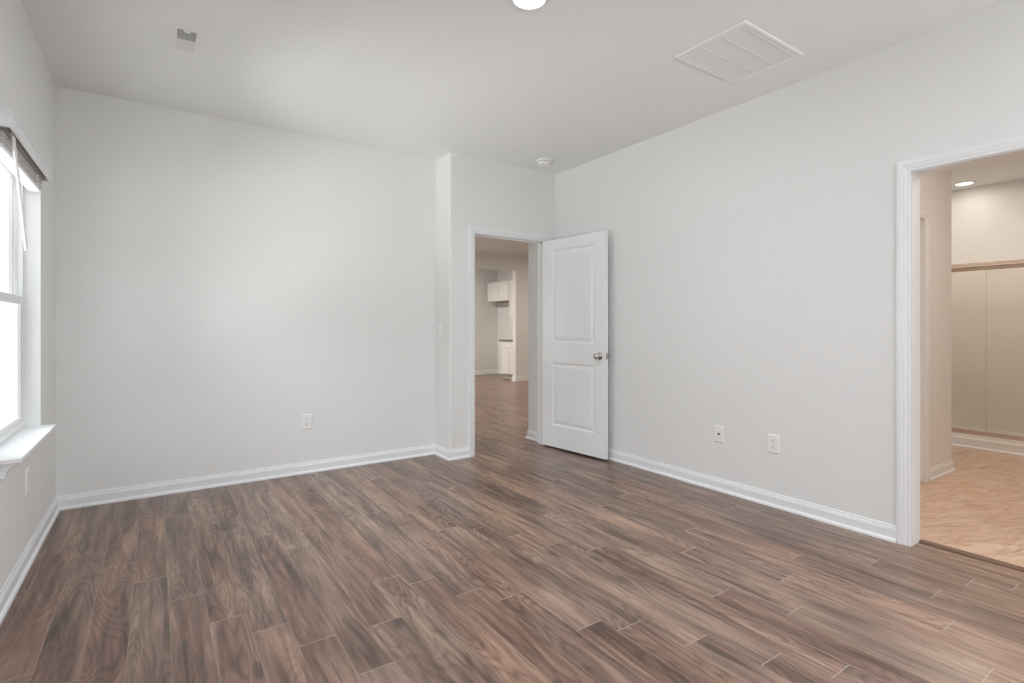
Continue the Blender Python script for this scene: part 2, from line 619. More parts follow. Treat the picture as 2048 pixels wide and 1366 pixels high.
# wood floor : one mesh of planks laid along y, joints where the photograph shows them
PW, PX0, PL = 0.1305, 0.0455, 1.205
JOINTS = {-4: 3.60, -3: 3.47, -2: 3.24, -1: 2.97, 0: 2.69, 1: 2.40, 2: 2.23, 3: 2.04, 4: 1.76, 5: 2.02, 6: 2.36, 7: 2.25, 8: 2.04,
          9: 1.90, 10: 1.54, 11: 1.45, 12: 1.24, 13: 1.02, 14: 0.85, 15: 1.40, 16: 1.14, 17: 0.56, 18: 1.31, 19: 0.74,
          20: 1.40, 21: 0.86, 22: 1.15, 23: 0.81, 24: 0.68}
rnd = random.Random(5)
bm = bmesh.new()
uvg = bm.loops.layers.uv.new('grain')
uve = bm.loops.layers.uv.new('edge')
ton = bm.loops.layers.float_color.new('tone')


def plank(x0, x1, y0, y1, fx0, fy0, tone, off):
    f = bm.faces.new([bm.verts.new(p) for p in ((x0, y0, 0), (x1, y0, 0), (x1, y1, 0), (x0, y1, 0))])
    for lp in f.loops:
        x, y = lp.vert.co.x, lp.vert.co.y
        lp[uvg].uv = (x - fx0 + off[0], y - fy0 + off[1])
        lp[uve].uv = ((x - fx0) / PW, (y - fy0) / PL)
        lp[ton] = (*tone, 1)


XBATH = 3.468
for kx in range(-6, 70):
    fx0 = PX0 + kx * PW
    xa, xb = max(fx0, XL - 0.01), min(fx0 + PW, 9.0)
    if xb <= xa:
        continue
    j = JOINTS.get(kx, rnd.uniform(0, PL))
    y = j - PL * math.ceil((j - YF + 0.1) / PL)
    while y < 11.26:
        tone = (rnd.random() * (0.35 if kx < 1 else 1.0), rnd.random(), rnd.random())  # planks by the left wall toned darker, for the weak reflection there
        off = (rnd.randrange(0, 400) * 1.37, rnd.randrange(0, 300) * 2.11)
        ya, yb = max(y, YF - 0.01), min(y + PL, 11.26)
        if yb > ya:
            if xb <= XBATH:
                plank(xa, xb, ya, yb, fx0, y, tone, off)
            else:
                if xa < XBATH and ya < 4.3:
                    plank(xa, XBATH, ya, min(yb, 4.3), fx0, y, tone, off)
                if yb > 4.3:
                    plank(xa, xb, max(ya, 4.3), yb, fx0, y, tone, off)
        y += PL
me = bpy.data.meshes.new('floor')
bm.to_mesh(me)
bm.free()
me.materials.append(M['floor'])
fl = bpy.data.objects.new('floor', me)
COL.objects.link(fl)
struct(fl, 'brown wood-look plank floor of the bedroom and the rooms beyond', 'floor')

b = MB()
b.box(3.47, 7.5, YF, YD + 0.13, -0.03, -0.001)
struct(b.build('floor', M['tile']), 'beige stone-look tile floor of the bathroom', 'floor')

# ------------------------------------------------------------------ baseboards and casings
BASE = [(0, 0), (0.024, 0), (0.024, 0.004), (0.0225, 0.012), (0.018, 0.018), (0.0125, 0.021), (0.0125, 0.064), (0.010, 0.068),
        (0.0095, 0.074), (0.006, 0.078), (0.0055, 0.086), (0.003, 0.090), (0, 0.090)]
UP = (0, 0, 1)


def baseboard(name, path, label):
    b = MB()
    b.sweep([(x, y, 0.0) for x, y in path], UP, BASE)
    return struct(b.build(name, M['trim']), label, 'baseboard')


CW = 0.062          # casing width
# interior kept on the left of the walking direction
baseboard('baseboard_right', [(XR, BY1 + 0.005 + CW), (XR, YD)], 'white baseboard along the right bedroom wall')
baseboard('baseboard_entry', [(DL - 0.005 - CW, YD), (XJ, YD), (XJ, YB)], 'white baseboard wrapping the step beside the doorway')
baseboard('baseboard_back', [(XJ, YB), (XL, YB)], 'white baseboard along the wall with the single outlet')
baseboard('baseboard_left', [(XL, YB), (XL, YF)], 'white baseboard below the window')
baseboard('baseboard_front', [(XL, YF), (XR, YF)], 'white baseboard behind the camera')
baseboard('baseboard_hall', [(3.272, YD + 0.122), (3.272, 4.50), (8.9, 4.50)], 'white baseboard wrapping the wall corner just past the doorway')
baseboard('baseboard_far', [(9.0, GY), (OPX, GY), (OPX, GY + 0.12), (7.21, GY + 0.12)], 'white baseboard below the switch plate in the great room')
baseboard('baseboard_kitchen', [(7.21, 10.21), (7.21, 11.25), (XL, 11.25)], 'white baseboard along the back wall of the kitchen')
baseboard('baseboard_closet', [(5.418, 4.2), (5.418, CYF), (CX1 + 0.07, CYF)], 'warm lit baseboard wrapping the wall end in the bathroom')

# colonial casing : (across from the inner edge, out from the wall)
CAS = [(0, 0), (0, 0.009), (0.004, 0.011), (0.010, 0.011), (0.013, 0.0095), (0.017, 0.0125), (0.024, 0.0145), (0.030, 0.0135),
       (0.034, 0.0155), (0.046, 0.0165), (0.055, 0.0165), (0.058, 0.0145), (0.0605, 0.0155), (0.062, 0.013), (0.062, 0)]


def casing(name, pts, normal, label, jambs, extra=()):
    """a casing swept round an opening plus its jamb liner and stops, one trim"""
    b = MB()
    b.sweep(pts[::-1], normal, CAS)
    for j in jambs:
        b.box(*j)
    return struct(b.build(name, M['trim']), label, 'door trim')


e = 0.005
yq, yw = YD + 0.12, YD
trim1 = casing('trim_1', [(DR + e, yw, 0.0), (DR + e, yw, DH + e), (DL - e, yw, DH + e), (DL - e, yw, 0.0)], (0, -1, 0),
               'white casing and jamb around the open bedroom doorway',
               [(DL - 0.018, DL, yw, yq + 0.0, 0, DH + 0.018), (DR, DR + 0.018, yw, yq, 0, DH + 0.018),
                (DL, DR, yw, yq, DH, DH + 0.018),
                (DL, DL + 0.011, yw + 0.040, yw + 0.075, 0, DH), (DR - 0.011, DR, yw + 0.040, yw + 0.075, 0, DH),
                (DL, DR, yw + 0.040, yw + 0.075, DH - 0.011, DH)])
b = MB()
b.box(DL - 0.001, DL + 0.0015, yw + 0.002, yw + 0.036, 0.895, 0.957)
tag(b.build('strike_plate', M['nickel'], trim1), 'small nickel strike plate')

xw, xq = XR, XR + 0.115
casing('trim_2', [(xw, BY0 - e, 0.0), (xw, BY0 - e, BH + e), (xw, BY1 + e, BH + e), (xw, BY1 + e, 0.0)], (-1, 0, 0),
       'white moulded casing around the bathroom opening on the right',
       [(xw, xq, BY1, BY1 + 0.018, 0, BH + 0.018), (xw, xq, BY0 - 0.018, BY0, 0, BH + 0.018), (xw, xq, BY0, BY1, BH, BH + 0.018)])
casing('trim_3', [(CX1 + e, CYF, 0.0), (CX1 + e, CYF, 2.0 + e), (CX0 - e, CYF, 2.0 + e), (CX0 - e, CYF, 0.0)], (0, -1, 0),
       'warm lit casing edge of the closed door inside the bathroom',
       [(CX1, CX1 + 0.018, CYF, CYF + 0.12, 0, 2.018), (CX0 - 0.018, CX0, CYF, CYF + 0.12, 0, 2.018), (CX0, CX1, CYF, CYF + 0.12, 2.0, 2.018)])
b = MB()
prof = [(3.455, 0.0), (3.457, 0.006), (3.464, 0.0085), (3.500, 0.0085), (3.508, 0.005), (3.510, 0.0)]
v0 = [b.bm.verts.new((x, BY0, z)) for x, z in prof]
v1 = [b.bm.verts.new((x, BY1, z)) for x, z in prof]
b.bm.faces.new(v0)
b.bm.faces.new(v1[::-1])
for i in range(len(prof)):
    j = (i + 1) % len(prof)
    b.bm.faces.new((v0[i], v1[i], v1[j], v0[j]))
struct(b.build('trim_4', M['reducer']), 'dark brown strip where the wood floor meets the bathroom tile', 'threshold')


# ------------------------------------------------------------------ doors
def door_leaf(b, w, t, z0, z1, panels):
    """two-panel moulded slab: width along -x from 0, thickness along y from 0 to t"""
    steps = [(0.0, 0.0), (0.006, 0.0045), (0.014, 0.007), (0.024, 0.0065), (0.040, 0.0025), (0.050, 0.0015)]
    for side in (0, 1):
        def P(x, z, d):
            return (-x, d if side == 0 else t - d, z)
        xs = sorted({0.0, w, *[p for q in panels for p in q[:2]]})
        zs = sorted({z0, z1, *[p for q in panels for p in q[2:]]})
        for i in range(len(xs) - 1):
            for j in range(len(zs) - 1):
                if any(q[0] <= xs[i] < q[1] and q[2] <= zs[j] < q[3] for q in panels):
                    continue
                b.face([P(xs[i], zs[j], 0), P(xs[i + 1], zs[j], 0), P(xs[i + 1], zs[j + 1], 0), P(xs[i], zs[j + 1], 0)])
        for a, c, d, e_ in panels:
            for (i0, d0), (i1, d1) in zip(steps, steps[1:]):
                R0 = [P(a + i0, d + i0, d0), P(c - i0, d + i0, d0), P(c - i0, e_ - i0, d0), P(a + i0, e_ - i0, d0)]
                R1 = [P(a + i1, d + i1, d1), P(c - i1, d + i1, d1), P(c - i1, e_ - i1, d1), P(a + i1, e_ - i1, d1)]
                for q in range(4):
                    s = (q + 1) % 4
                    b.face([R0[q], R0[s], R1[s], R1[q]])
            i1, d1 = steps[-1]
            b.face([P(a + i1, d + i1, d1), P(c - i1, d + i1, d1), P(c - i1, e_ - i1, d1), P(a + i1, e_ - i1, d1)])
    b.face([(0, 0, z0), (0, t, z0), (0, t, z1), (0, 0, z1)])
    b.face([(-w, 0, z0), (-w, t, z0), (-w, t, z1), (-w, 0, z1)])
    b.face([(0, 0, z1), (0, t, z1), (-w, t, z1), (-w, 0, z1)])
    b.face([(0, 0, z0), (0, t, z0), (-w, t, z0), (-w, 0, z0)])
    bmesh.ops.remove_doubles(b.bm, verts=b.bm.verts[:], dist=1e-5)


PIN = (3.219, 4.143)
d1 = empty('door_1', (PIN[0], PIN[1], 0), math.radians(96.2))
tag(d1, 'white two-panel bedroom door standing open against the right wall', 'door', kind='structure')
b = MB()
LW = 0.800
door_leaf(b, LW, 0.035, 0.016, 2.028, [(0.140, 0.672, 1.030, 1.925), (0.140, 0.672, 0.228, 0.836)])
leaf = b.build('door_leaf', M['door'], d1, (-0.006, 0.008, 0))
for s in (0, 1):
    b = MB()
    rot = Matrix.Rotation(PI / 2 if s == 0 else -PI / 2, 4, 'X')
    # rose, neck and ball turned about the spindle
    b.lathe([(0, 0), (0.0325, 0), (0.0325, 0.003), (0.030, 0.006), (0.018, 0.009), (0.0135, 0.014), (0.012, 0.024), (0.014, 0.031),
             (0.021, 0.037), (0.0265, 0.045), (0.0275, 0.052), (0.025, 0.060), (0.017, 0.066), (0.009, 0.068), (0, 0.0685)], 40, rot)
    k = b.build('door_knob', M['nickel'], leaf, (-LW + 0.065, 0.0 if s == 0 else 0.035, 0.922), smooth=True)
    tag(k, 'satin nickel door knob')
b = MB()
b.box(-LW - 0.0012, -LW + 0.001, 0.005, 0.030, 0.893, 0.951)
b.box(-LW - 0.010, -LW, 0.011, 0.024, 0.912, 0.932)
tag(b.build('latch_plate', M['nickel'], leaf), 'nickel latch plate on the door edge')
for hz in (0.22, 1.02, 1.82):
    b = MB()
    b.rod((0, 0, hz - 0.045), (0, 0, hz + 0.045), 0.0065)
    b.box(-0.034, 0.0, 0.0065, 0.0085, hz - 0.044, hz + 0.044)
    b.build('hinge', M['nickel'], d1)

d2 = empty('door_2', (CX1 - 0.003, CYF + 0.05, 0), 0)
tag(d2, 'closed door in the bathroom, only its right edge showing', 'door', kind='structure')
b = MB()
door_leaf(b, CX1 - CX0 - 0.006, 0.035, 0.012, 1.997, [(0.13, 0.63, 1.02, 1.88), (0.13, 0.63, 0.24, 0.84)])
b.build('door_leaf', M['door'], d2)


# ------------------------------------------------------------------ windows
def make_window(name, loc, rz, w, label, sill=True):
    """local x along the wall, y outwards, z up; the room is on the -y side"""
    root = empty(name, loc, rz)
    tag(root, label, 'window', kind='structure')
    z0, z1 = W_SILL, W_HEAD
    b = MB()
    y0, y1 = 0.070, 0.150
    b.box(0, 0.026, y0, y1, z0, z1)
    b.box(w - 0.026, w, y0, y1, z0, z1)
    b.box(0.026, w - 0.026, y0, y1, z1 - 0.03, z1)
    b.box(0.026, w - 0.026, y0, y1, z0, z0 + 0.034)
    # balance tracks beside the sashes
    for x in (0.026, w - 0.034):
        b.box(x, x + 0.008, 0.092, 0.104, z0 + 0.034, z1 - 0.03)
    b.build('window_frame', M['vinyl'], root, bevel=0.002)
    b = MB()
    for x in (0.026, w - 0.029):
        b.box(x, x + 0.003, y0 + 0.004, y0 + 0.018, z0 + 0.034, 1.345)
    tag(b.build('sash_gap', M['gap'], root), 'dark gap beside the lower sash')  # dark strip coloured for the shade between sash and frame
    for nm, ya, yb, za, zb, rb, rt in (('lower_sash', 0.073, 0.103, z0 + 0.035, 1.348, 0.030, 0.046),
                                       ('upper_sash', 0.106, 0.136, 1.305, z1 - 0.031, 0.040, 0.034)):
        b = MB()
        xa, xb = 0.030, w - 0.030
        st = 0.042
        b.box(xa, xa + st, ya, yb, za, zb)
        b.box(xb - st, xb, ya, yb, za, zb)
        b.box(xa + st, xb - st, ya, yb, za, za + rb)
        b.box(xa + st, xb - st, ya, yb, zb - rt, zb)
        # glazing bead
        for q in ((xa + st, xa + st + 0.008, za + rb, zb - rt), (xb - st - 0.008, xb - st, za + rb, zb - rt)):
            b.box(q[0], q[1], ya + 0.008, yb - 0.004, q[2], q[3])
        sh = b.build(nm, M['vinyl'], root, bevel=0.002)
        g = MB()
        g.box(xa + st - 0.002, xb - st + 0.002, ya + 0.016, ya + 0.019, za + rb - 0.002, zb - rt + 0.002)
        g.build('glass_pane', M['glass'], sh)
    if sill:
        b = MB()
        b.prism([(-0.010, -0.068), (w + 0.010, -0.068), (w + 0.010, -0.0005), (w - 0.0005, -0.0005), (w - 0.0005, 0.069),
                 (0.0005, 0.069), (0.0005, -0.0005), (-0.010, -0.0005)], z0 - 0.020, z0 + 0.0005)
        b.build('window_sill', M['trim'], root, bevel=0.004)
        # moulded apron with its cut end showing
        b = MB()
        pr = [(0, -0.020), (-0.050, -0.020), (-0.050, -0.026), (-0.044, -0.030), (-0.036, -0.034), (-0.026, -0.043), (-0.019, -0.054),
              (-0.015, -0.066), (-0.012, -0.070), (-0.012, -0.078), (0, -0.080)]
        va = [b.bm.verts.new((0.004, y, z0 + z)) for y, z in pr]
        vb = [b.bm.verts.new((w - 0.004, y, z0 + z)) for y, z in pr]
        b.bm.faces.new(va)
        b.bm.faces.new(vb[::-1])
        for i in range(len(pr)):
            j = (i + 1) % len(pr)
            b.bm.faces.new((va[i], va[j], vb[j], vb[i]))
        b.build('sill_apron', M['trim'], root)
    # light portal : lets the sky through the opening sample well
    ld = bpy.data.lights.new('sky_portal', 'AREA')
    ld.shape = 'RECTANGLE'
    ld.size, ld.size_y = w, W_HEAD - W_SILL
    ld.cycles.is_portal = True
    lo = bpy.data.objects.new('sky_portal', ld)
    COL.objects.link(lo)
    lo.parent = root
    lo.location = (w / 2, 0.17, (W_HEAD + W_SILL) / 2)
    lo.rotation_euler = (-PI / 2, 0, 0)
    return root


HALF = PI / 2
make_window('window_1', (XL, WIN_LEFT[0][0], 0), HALF, WIN_LEFT[0][1], 'white single-hung window with a deep sill at the left edge')
make_window('window_2', (XL, WIN_LEFT[1][0], 0), HALF, WIN_LEFT[1][1], 'great room window nearest the bedroom, out of sight')
make_window('window_3', (XL, WIN_LEFT[2][0], 0), HALF, WIN_LEFT[2][1], 'great room window nearest the kitchen, out of sight')
make_window('window_4', (WIN_REAR[0][0] + WIN_REAR[0][1], YF, 0), PI, WIN_REAR[0][1], 'unseen window added behind the camera for daylight, nearer the left wall')
make_window('window_5', (WIN_REAR[1][0] + WIN_REAR[1][1], YF, 0), PI, WIN_REAR[1][1], 'unseen window added behind the camera for daylight, nearer the right wall')

# ------------------------------------------------------------------ raised blind at the window
bl = empty('window_blind', (XL, WIN_LEFT[0][0], 1.92), HALF)
tag(bl, 'raised white slatted blind with a moulded valance above the window', 'blind')
bw = WIN_LEFT[0][1]
ZB = 1.92                                   # parts below are given in room heights
# local: x along the wall, -y into the room
b = MB()
vp = [(0.0, 0.0), (0.040, 0.0), (0.043, 0.003), (0.043, 0.012), (0.039, 0.015), (0.038, 0.052), (0.041, 0.055), (0.041, 0.060),
      (0.046, 0.064), (0.046, 0.074), (0.042, 0.077), (0.0, 0.077)]
front = [(y - 0.012 if y > 0.012 else 0.0, z) for y, z in vp]
# return at each end plus the long face, mitred
zt = 2.003 - ZB
path = [(-0.020, 0.0, zt), (-0.020, -0.032, zt), (bw + 0.020, -0.032, zt), (bw + 0.020, 0.0, zt)]
prof = [(0.0, 0.0), (-0.010, 0.0), (-0.012, 0.003), (-0.012, 0.012), (-0.009, 0.015), (-0.0085, 0.052), (-0.011, 0.055), (-0.011, 0.060),
        (-0.015, 0.064), (-0.015, 0.073), (-0.012, 0.076), (0.0, 0.076)]
b.sweep(path, UP, prof)
b.build('valance', M['trim'], bl)
b = MB()
b.box(0.006, bw - 0.006, -0.018, 0.045, 2.000 - ZB, 2.026 - ZB)
b.build('headrail', M['steel_dark'], bl)
rs = random.Random(3)
b = MB()
nS = 10
for i in range(nS):
    z = 1.9485 - ZB + i * 0.0060
    dy = rs.uniform(-0.004, 0.004)
    tl = rs.uniform(-0.0012, 0.0012)
    mt = Matrix.Translation((bw / 2 + rs.uniform(-0.002, 0.002), 0.020 + dy, z)) @ Matrix.Rotation(tl * 20, 4, 'X')
    b.obox((bw - 0.020, 0.050, 0.0026), mt)
b.build('slats', M['slat'], bl)
b = MB()
b.box(0.010, bw - 0.010, -0.006, 0.046, 1.926 - ZB, 1.944 - ZB)
b.build('bottom_rail', M['trim'], bl, bevel=0.003)
for x in (0.17, bw - 0.17):
    b = MB()
    b.box(x - 0.004, x + 0.004, -0.0085, -0.0065, 1.926 - ZB, 2.000 - ZB)
    for i in range(6):
        b.box(x - 0.007, x + 0.009, -0.012 - (i % 2) * 0.003, -0.0085, 1.932 - ZB + i * 0.011, 1.937 - ZB + i * 0.011)
    b.build('ladder_cord', M['slat'], bl)
b = MB()
b.rod((0.085, -0.026, 1.996 - ZB), (0.330, -0.030, 1.540 - ZB), 0.0065, 12)
b.rod((0.085, -0.026, 1.996 - ZB), (0.083, -0.020, 2.012 - ZB), 0.0035, 8)
b.build('tilt_wand', M['plastic'], bl, smooth=True)


# ------------------------------------------------------------------ ceiling fittings
def ceiling_light(x, y, lens, label, group=None):
    root = empty('ceiling_light', (x, y, CEIL))
    tag(root, label, 'ceiling light', group)
    b = MB()
    b.lathe([(0.074, -0.010), (0.077, -0.0125), (0.086, -0.0115), (0.094, -0.006), (0.096, 0.0), (0.074, 0.0), (0.074, -0.010)], 56)
    b.build('trim_ring', M['metal_white'], root, smooth=True)
    b = MB()
    b.lathe([(0.0, -0.0105), (0.073, -0.0095), (0.0735, -0.002), (0.0, -0.002)], 56)
    b.build('lens', lens, root, smooth=True)
    return root


ceiling_light(1.45, 1.985, M['lens_day'], 'round recessed light in the bedroom ceiling, cut by the top edge')
ceiling_light(2.10, -0.80, M['lens_edge_fill'], 'unseen fill light added behind the camera to the right')
ceiling_light(0.60, -0.80, M['lens_edge_fill'], 'unseen fill light added behind the camera to the left')
ceiling_light(7.19, 1.92, M['lens_shower'], 'glowing recessed light over the shower in the bathroom')
ceiling_light(6.33, 1.65, M['lens_warm'], 'recessed bathroom light half hidden by the top casing')
ceiling_light(4.55, 0.20, M['lens_bath_fill'], 'unseen fill light added inside the bathroom opening')
ceiling_light(4.30, 10.30, M['lens_kitchen_fill'], 'unseen fill light added in the kitchen beyond the opening')
ceiling_light(4.60, 5.80, M['lens_great_fill'], 'unseen fill light added in the great room, nearest the bedroom')
ceiling_light(6.80, 7.40, M['lens_great_fill'], 'unseen fill light added in the great room, nearest the kitchen')

# smoke detector
sd = empty('smoke_detector', (2.985, 3.862, CEIL))
tag(sd, 'round white smoke detector on the ceiling above the bedroom door', 'smoke detector')
b = MB()
b.lathe([(0, 0), (0.070, 0), (0.071, -0.006), (0.068, -0.012), (0.060, -0.0135), (0, -0.0135)], 48)
b.build('mounting_base', M['plastic'], sd, smooth=True)
b = MB()
b.lathe([(0.0, -0.0165), (0.056, -0.0165), (0.0575, -0.021), (0.0545, -0.034), (0.048, -0.040), (0.030, -0.0425), (0, -0.043)], 48)
body = b.build('housing', M['plastic'], sd, smooth=True)
b = MB()
b.lathe([(0, -0.0135), (0.052, -0.0135), (0.052, -0.0165), (0, -0.0165)], 32)
tag(b.build('vent_gap', M['duct'], sd), 'dark sensing slot')
b = MB()
b.lathe([(0, -0.040), (0.014, -0.040), (0.014, -0.046), (0.010, -0.0475), (0, -0.048)], 24, Matrix.Translation((0.012, -0.018, 0)))
b.build('test_button', M['plastic'], sd, smooth=True)

# supply register : near half open, far half showing its blades
sr = empty('supply_register', (0.135, 3.3185, CEIL))
tag(sr, 'white rectangular air register in the ceiling near the left wall, half dark louvres', 'vent')
hx, y0, y1 = 0.043, 3.21 - 3.3185, 3.445 - 3.3185
b = MB()
b.slab([-0.074, 0.074], [-0.1475, 0.1475], [(-hx, hx, y0, y1)], -0.003, 0.0, lambda u, v, w: (u, v, w))
b.slab([-0.066, 0.066], [-0.139, 0.139], [(-hx, hx, y0, y1)], -0.006, -0.003, lambda u, v, w: (u, v, w))
b.lathe([(0, -0.0115), (0.0035, -0.0105), (0.004, -0.009), (0, -0.009)], 12, Matrix.Translation((0.0, 0.131, 0)))
b.build('face_plate', M['metal_white'], sr)
ym = 3.322 - 3.3185
b = MB()
b.box(-hx, hx, ym - 0.003, ym + 0.003, -0.009, 0.002)
nb = 9
for i in range(nb):
    y = y0 + (ym - y0) * (i + 0.5) / nb
    b.obox((2 * hx, 0.0012, 0.013), Matrix.Translation((0, y, -0.002)) @ Matrix.Rotation(math.radians(-36), 4, 'X'))
    y = ym + (y1 - ym) * (i + 0.5) / nb
    b.obox((2 * hx, 0.0012, 0.015), Matrix.Translation((0, y, -0.002)) @ Matrix.Rotation(math.radians(52), 4, 'X'))
b.build('louvre_blades', M['metal_white'], sr)
b = MB()
b.box(-0.014, 0.014, y0 - 0.001, y0 + 0.010, -0.013, -0.004)
b.build('damper_lever', M['metal_white'], sr)
b = MB()
b.slab([-hx - 0.004, hx + 0.004], [y0 - 0.004, y1 + 0.004], [], 0.085, 0.09, lambda u, v, w: (u, v, w))
b.box(-hx - 0.03, hx + 0.03, y0 - 0.03, y1 + 0.03, 0.1405, 0.16)
tag(b.build('duct_boot', M['duct'], sr), 'dark duct behind the louvres')

# return air grille
cx, cy = 2.743, 1.735
rg = empty('return_air_grille', (cx, cy, CEIL))
tag(rg, 'large white return air grille in the ceiling with three louvred panels', 'vent')
gx, gy = 0.290, 0.215
ix, iy = 0.243, 0.175
b = MB()
b.slab([-gx, gx], [-gy, gy], [(-gx + 0.024, gx - 0.024, -gy + 0.020, gy - 0.020)], -0.014, 0.0, lambda u, v, w: (u, v, w))
b.build('outer_frame', M['metal_white'], rg, bevel=0.003)
b = MB()
pan = [(-iy, -0.068), (-0.057, 0.057), (0.068, iy)]
b.slab([-gx + 0.026, gx - 0.026], [-gy + 0.022, gy - 0.022], [(-ix, ix, a, c) for a, c in pan], -0.0115, -0.004, lambda u, v, w: (u, v, w))
b.build('door_panel', M['metal_white'], rg)
for a, c in pan:
    b = MB()
    n = 36
    for i in range(n):
        x = -ix + 2 * ix * (i + 0.5) / n
        b.obox((0.0010, c - a, 0.0112), Matrix.Translation((x, (a + c) / 2, -0.006)) @ Matrix.Rotation(math.radians(-48), 4, 'Y'))
    b.build('fin_bank', M['metal_white'], rg)
b = MB()
b.box(-ix + 0.001, ix - 0.001, -iy - 0.003, iy + 0.003, 0.018, 0.022)
tag(b.build('air_filter', M['filter'], rg), 'grey filter behind the fins')
b = MB()
b.box(-ix - 0.03, ix + 0.03, -iy - 0.03, iy + 0.03, 0.1405, 0.16)
b.build('duct_boot', M['duct'], rg)


# ------------------------------------------------------------------ wall plates (local -y faces the room)
def plate_mesh(b, w, h, t=0.006, hole=None):
    """bevelled plate built as stepped rings"""
    prs = [(0.0, 0.0), (0.0, -0.002), (0.0045, -t), ]
    R = []
    for ins, y in prs:
        a, c = w / 2 - ins, h / 2 - ins
        R.append([b.bm.verts.new(p) for p in ((-a, y, -c), (a, y, -c), (a, y, c), (-a, y, c))])
    for A, B in zip(R, R[1:]):
        for i in range(4):
            j = (i + 1) % 4
            b.bm.faces.new((A[i], A[j], B[j], B[i]))
    b.bm.faces.new(R[-1])
    b.bm.faces.new(R[0][::-1])


def make_outlet(w=0.080, h=0.124):
    root = empty('wall_outlet')
    b = MB()
    plate_mesh(b, w, h)
    b.lathe([(0, -0.0062), (0.003, -0.0062), (0.0025, -0.0072), (0, -0.0075)], 12, Matrix.Identity(4))
    b2 = MB()
    plate_mesh(b2, w, h)
    b.bm.free()
    b2.build('cover_plate', M['plastic'], root, bevel=0.0015)
    for s in (1, -1):
        zc = s * 0.0195
        b = MB()
        pts = []
        for i in range(28):
            a = 2 * PI * i / 28
            x = max(-0.0165, min(0.0165, 0.0175 * math.cos(a)))
            z = max(-0.0135, min(0.0135, 0.0175 * math.sin(a)))
            pts.append((x, z))
        lo = [b.bm.verts.new((x, -0.005, zc + z)) for x, z in pts]
        hi = [b.bm.verts.new((x * 0.97, -0.0082, zc + z * 0.97)) for x, z in pts]
        b.bm.faces.new(lo)
        b.bm.faces.new(hi[::-1])
        for i in range(28):
            j = (i + 1) % 28
            b.bm.faces.new((lo[i], lo[j], hi[j], hi[i]))
        rc = b.build('receptacle', M['plastic'], root)
        b = MB()
        b.box(-0.0078, -0.0054, -0.0088, -0.008, zc + 0.0005, zc + 0.0095)
        b.box(0.0054, 0.0078, -0.0088, -0.008, zc + 0.0015, zc + 0.0085)
        rot = Matrix.Translation((0, -0.008, zc - 0.0070)) @ Matrix.Rotation(PI / 2, 4, 'X')
        b.lathe([(0, 0), (0.0030, 0), (0.0030, 0.0009), (0, 0.0009)], 16, rot)
        b.build('slots', M['slot'], rc)
    b = MB()
    b.lathe([(0, 0.006), (0.0028, 0.006), (0.0022, 0.0072), (0, 0.0075)], 12, Matrix.Rotation(PI / 2, 4, 'X'))
    b.build('screw', M['plastic'], root)
    return root


o1 = make_outlet()
o1.location = (1.010, YB, 0.415)
tag(o1, 'white duplex outlet low on the plain back wall', 'outlet', 'duplex wall outlets')
o2 = copy_tree(o1)
o2.location = (XR, 1.879, 0.412)
o2.rotation_euler = (0, 0, -HALF)
o2['label'] = 'white duplex outlet on the right wall, nearest the bathroom opening'
o3 = copy_tree(o1)
o3.location = (XL, 3.513, 0.413)
o3.rotation_euler = (0, 0, HALF)
o3['label'] = 'white duplex outlet seen edge-on beneath the window sill'

cp = empty('coax_plate', (XR, 2.280, 0.410), -HALF)
tag(cp, 'white plate with one dark cable jack, left of the right-wall outlet', 'cable plate')
b = MB()
plate_mesh(b, 0.074, 0.118)
b.build('cover_plate', M['plastic'], cp, bevel=0.0015)
b = MB()
rx = Matrix.Rotation(PI / 2, 4, 'X')
b.lathe([(0, 0.005), (0.0075, 0.005), (0.0075, 0.0075), (0.0048, 0.008), (0.0048, 0.016), (0.0038, 0.0165), (0, 0.0165)], 20, rx)
tag(b.build('cable_jack', M['brass'], cp, smooth=True), 'dark threaded cable jack')
for z in (0.042, -0.042):
    b = MB()
    b.lathe([(0, 0.006), (0.0028, 0.006), (0.0022, 0.0072), (0, 0.0075)], 12, Matrix.Translation((0, 0, z)) @ rx)
    b.build('screw', M['plastic'], cp)


def rocker(parent, x):
    b = MB()
    b.box(x - 0.0165, x + 0.0165, -0.0075, -0.005, -0.033, 0.033)
    fr = b.build('rocker_frame', M['plastic'], parent, bevel=0.0008)
    b = MB()
    pr = [(-0.005, -0.0305), (-0.0075, -0.0305), (-0.0115, 0.0305), (-0.005, 0.0305)]
    va = [b.bm.verts.new((x - 0.0145, y, z)) for y, z in pr]
    vb = [b.bm.verts.new((x + 0.0145, y, z)) for y, z in pr]
    b.bm.faces.new(va)
    b.bm.faces.new(vb[::-1])
    for i in range(4):
        j = (i + 1) % 4
        b.bm.faces.new((va[i], va[j], vb[j], vb[i]))
    b.build('rocker', M['plastic'], fr)
    b = MB()
    b.box(x - 0.0145, x + 0.0145, -0.0082, -0.0072, -0.0325, -0.0305)
    b.build('shadow_gap', M['slot'], fr)


sw = empty('light_switch', (XJ, 4.345, 1.142), -HALF)
tag(sw, 'white single rocker light switch on the narrow wall step left of the doorway', 'light switch')
b = MB()
plate_mesh(b, 0.078, 0.124)
b.build('cover_plate', M['plastic'], sw, bevel=0.0015)
rocker(sw, 0.0)

sw3 = empty('light_switch', (6.69, GY, 1.158))
tag(sw3, 'wide three-gang switch plate on the far great room wall', 'light switch')
b = MB()
plate_mesh(b, 0.175, 0.130)
b.build('cover_plate', M['plastic'], sw3, bevel=0.0015)
for x in (-0.046, 0.0, 0.046):
    rocker(sw3, x)

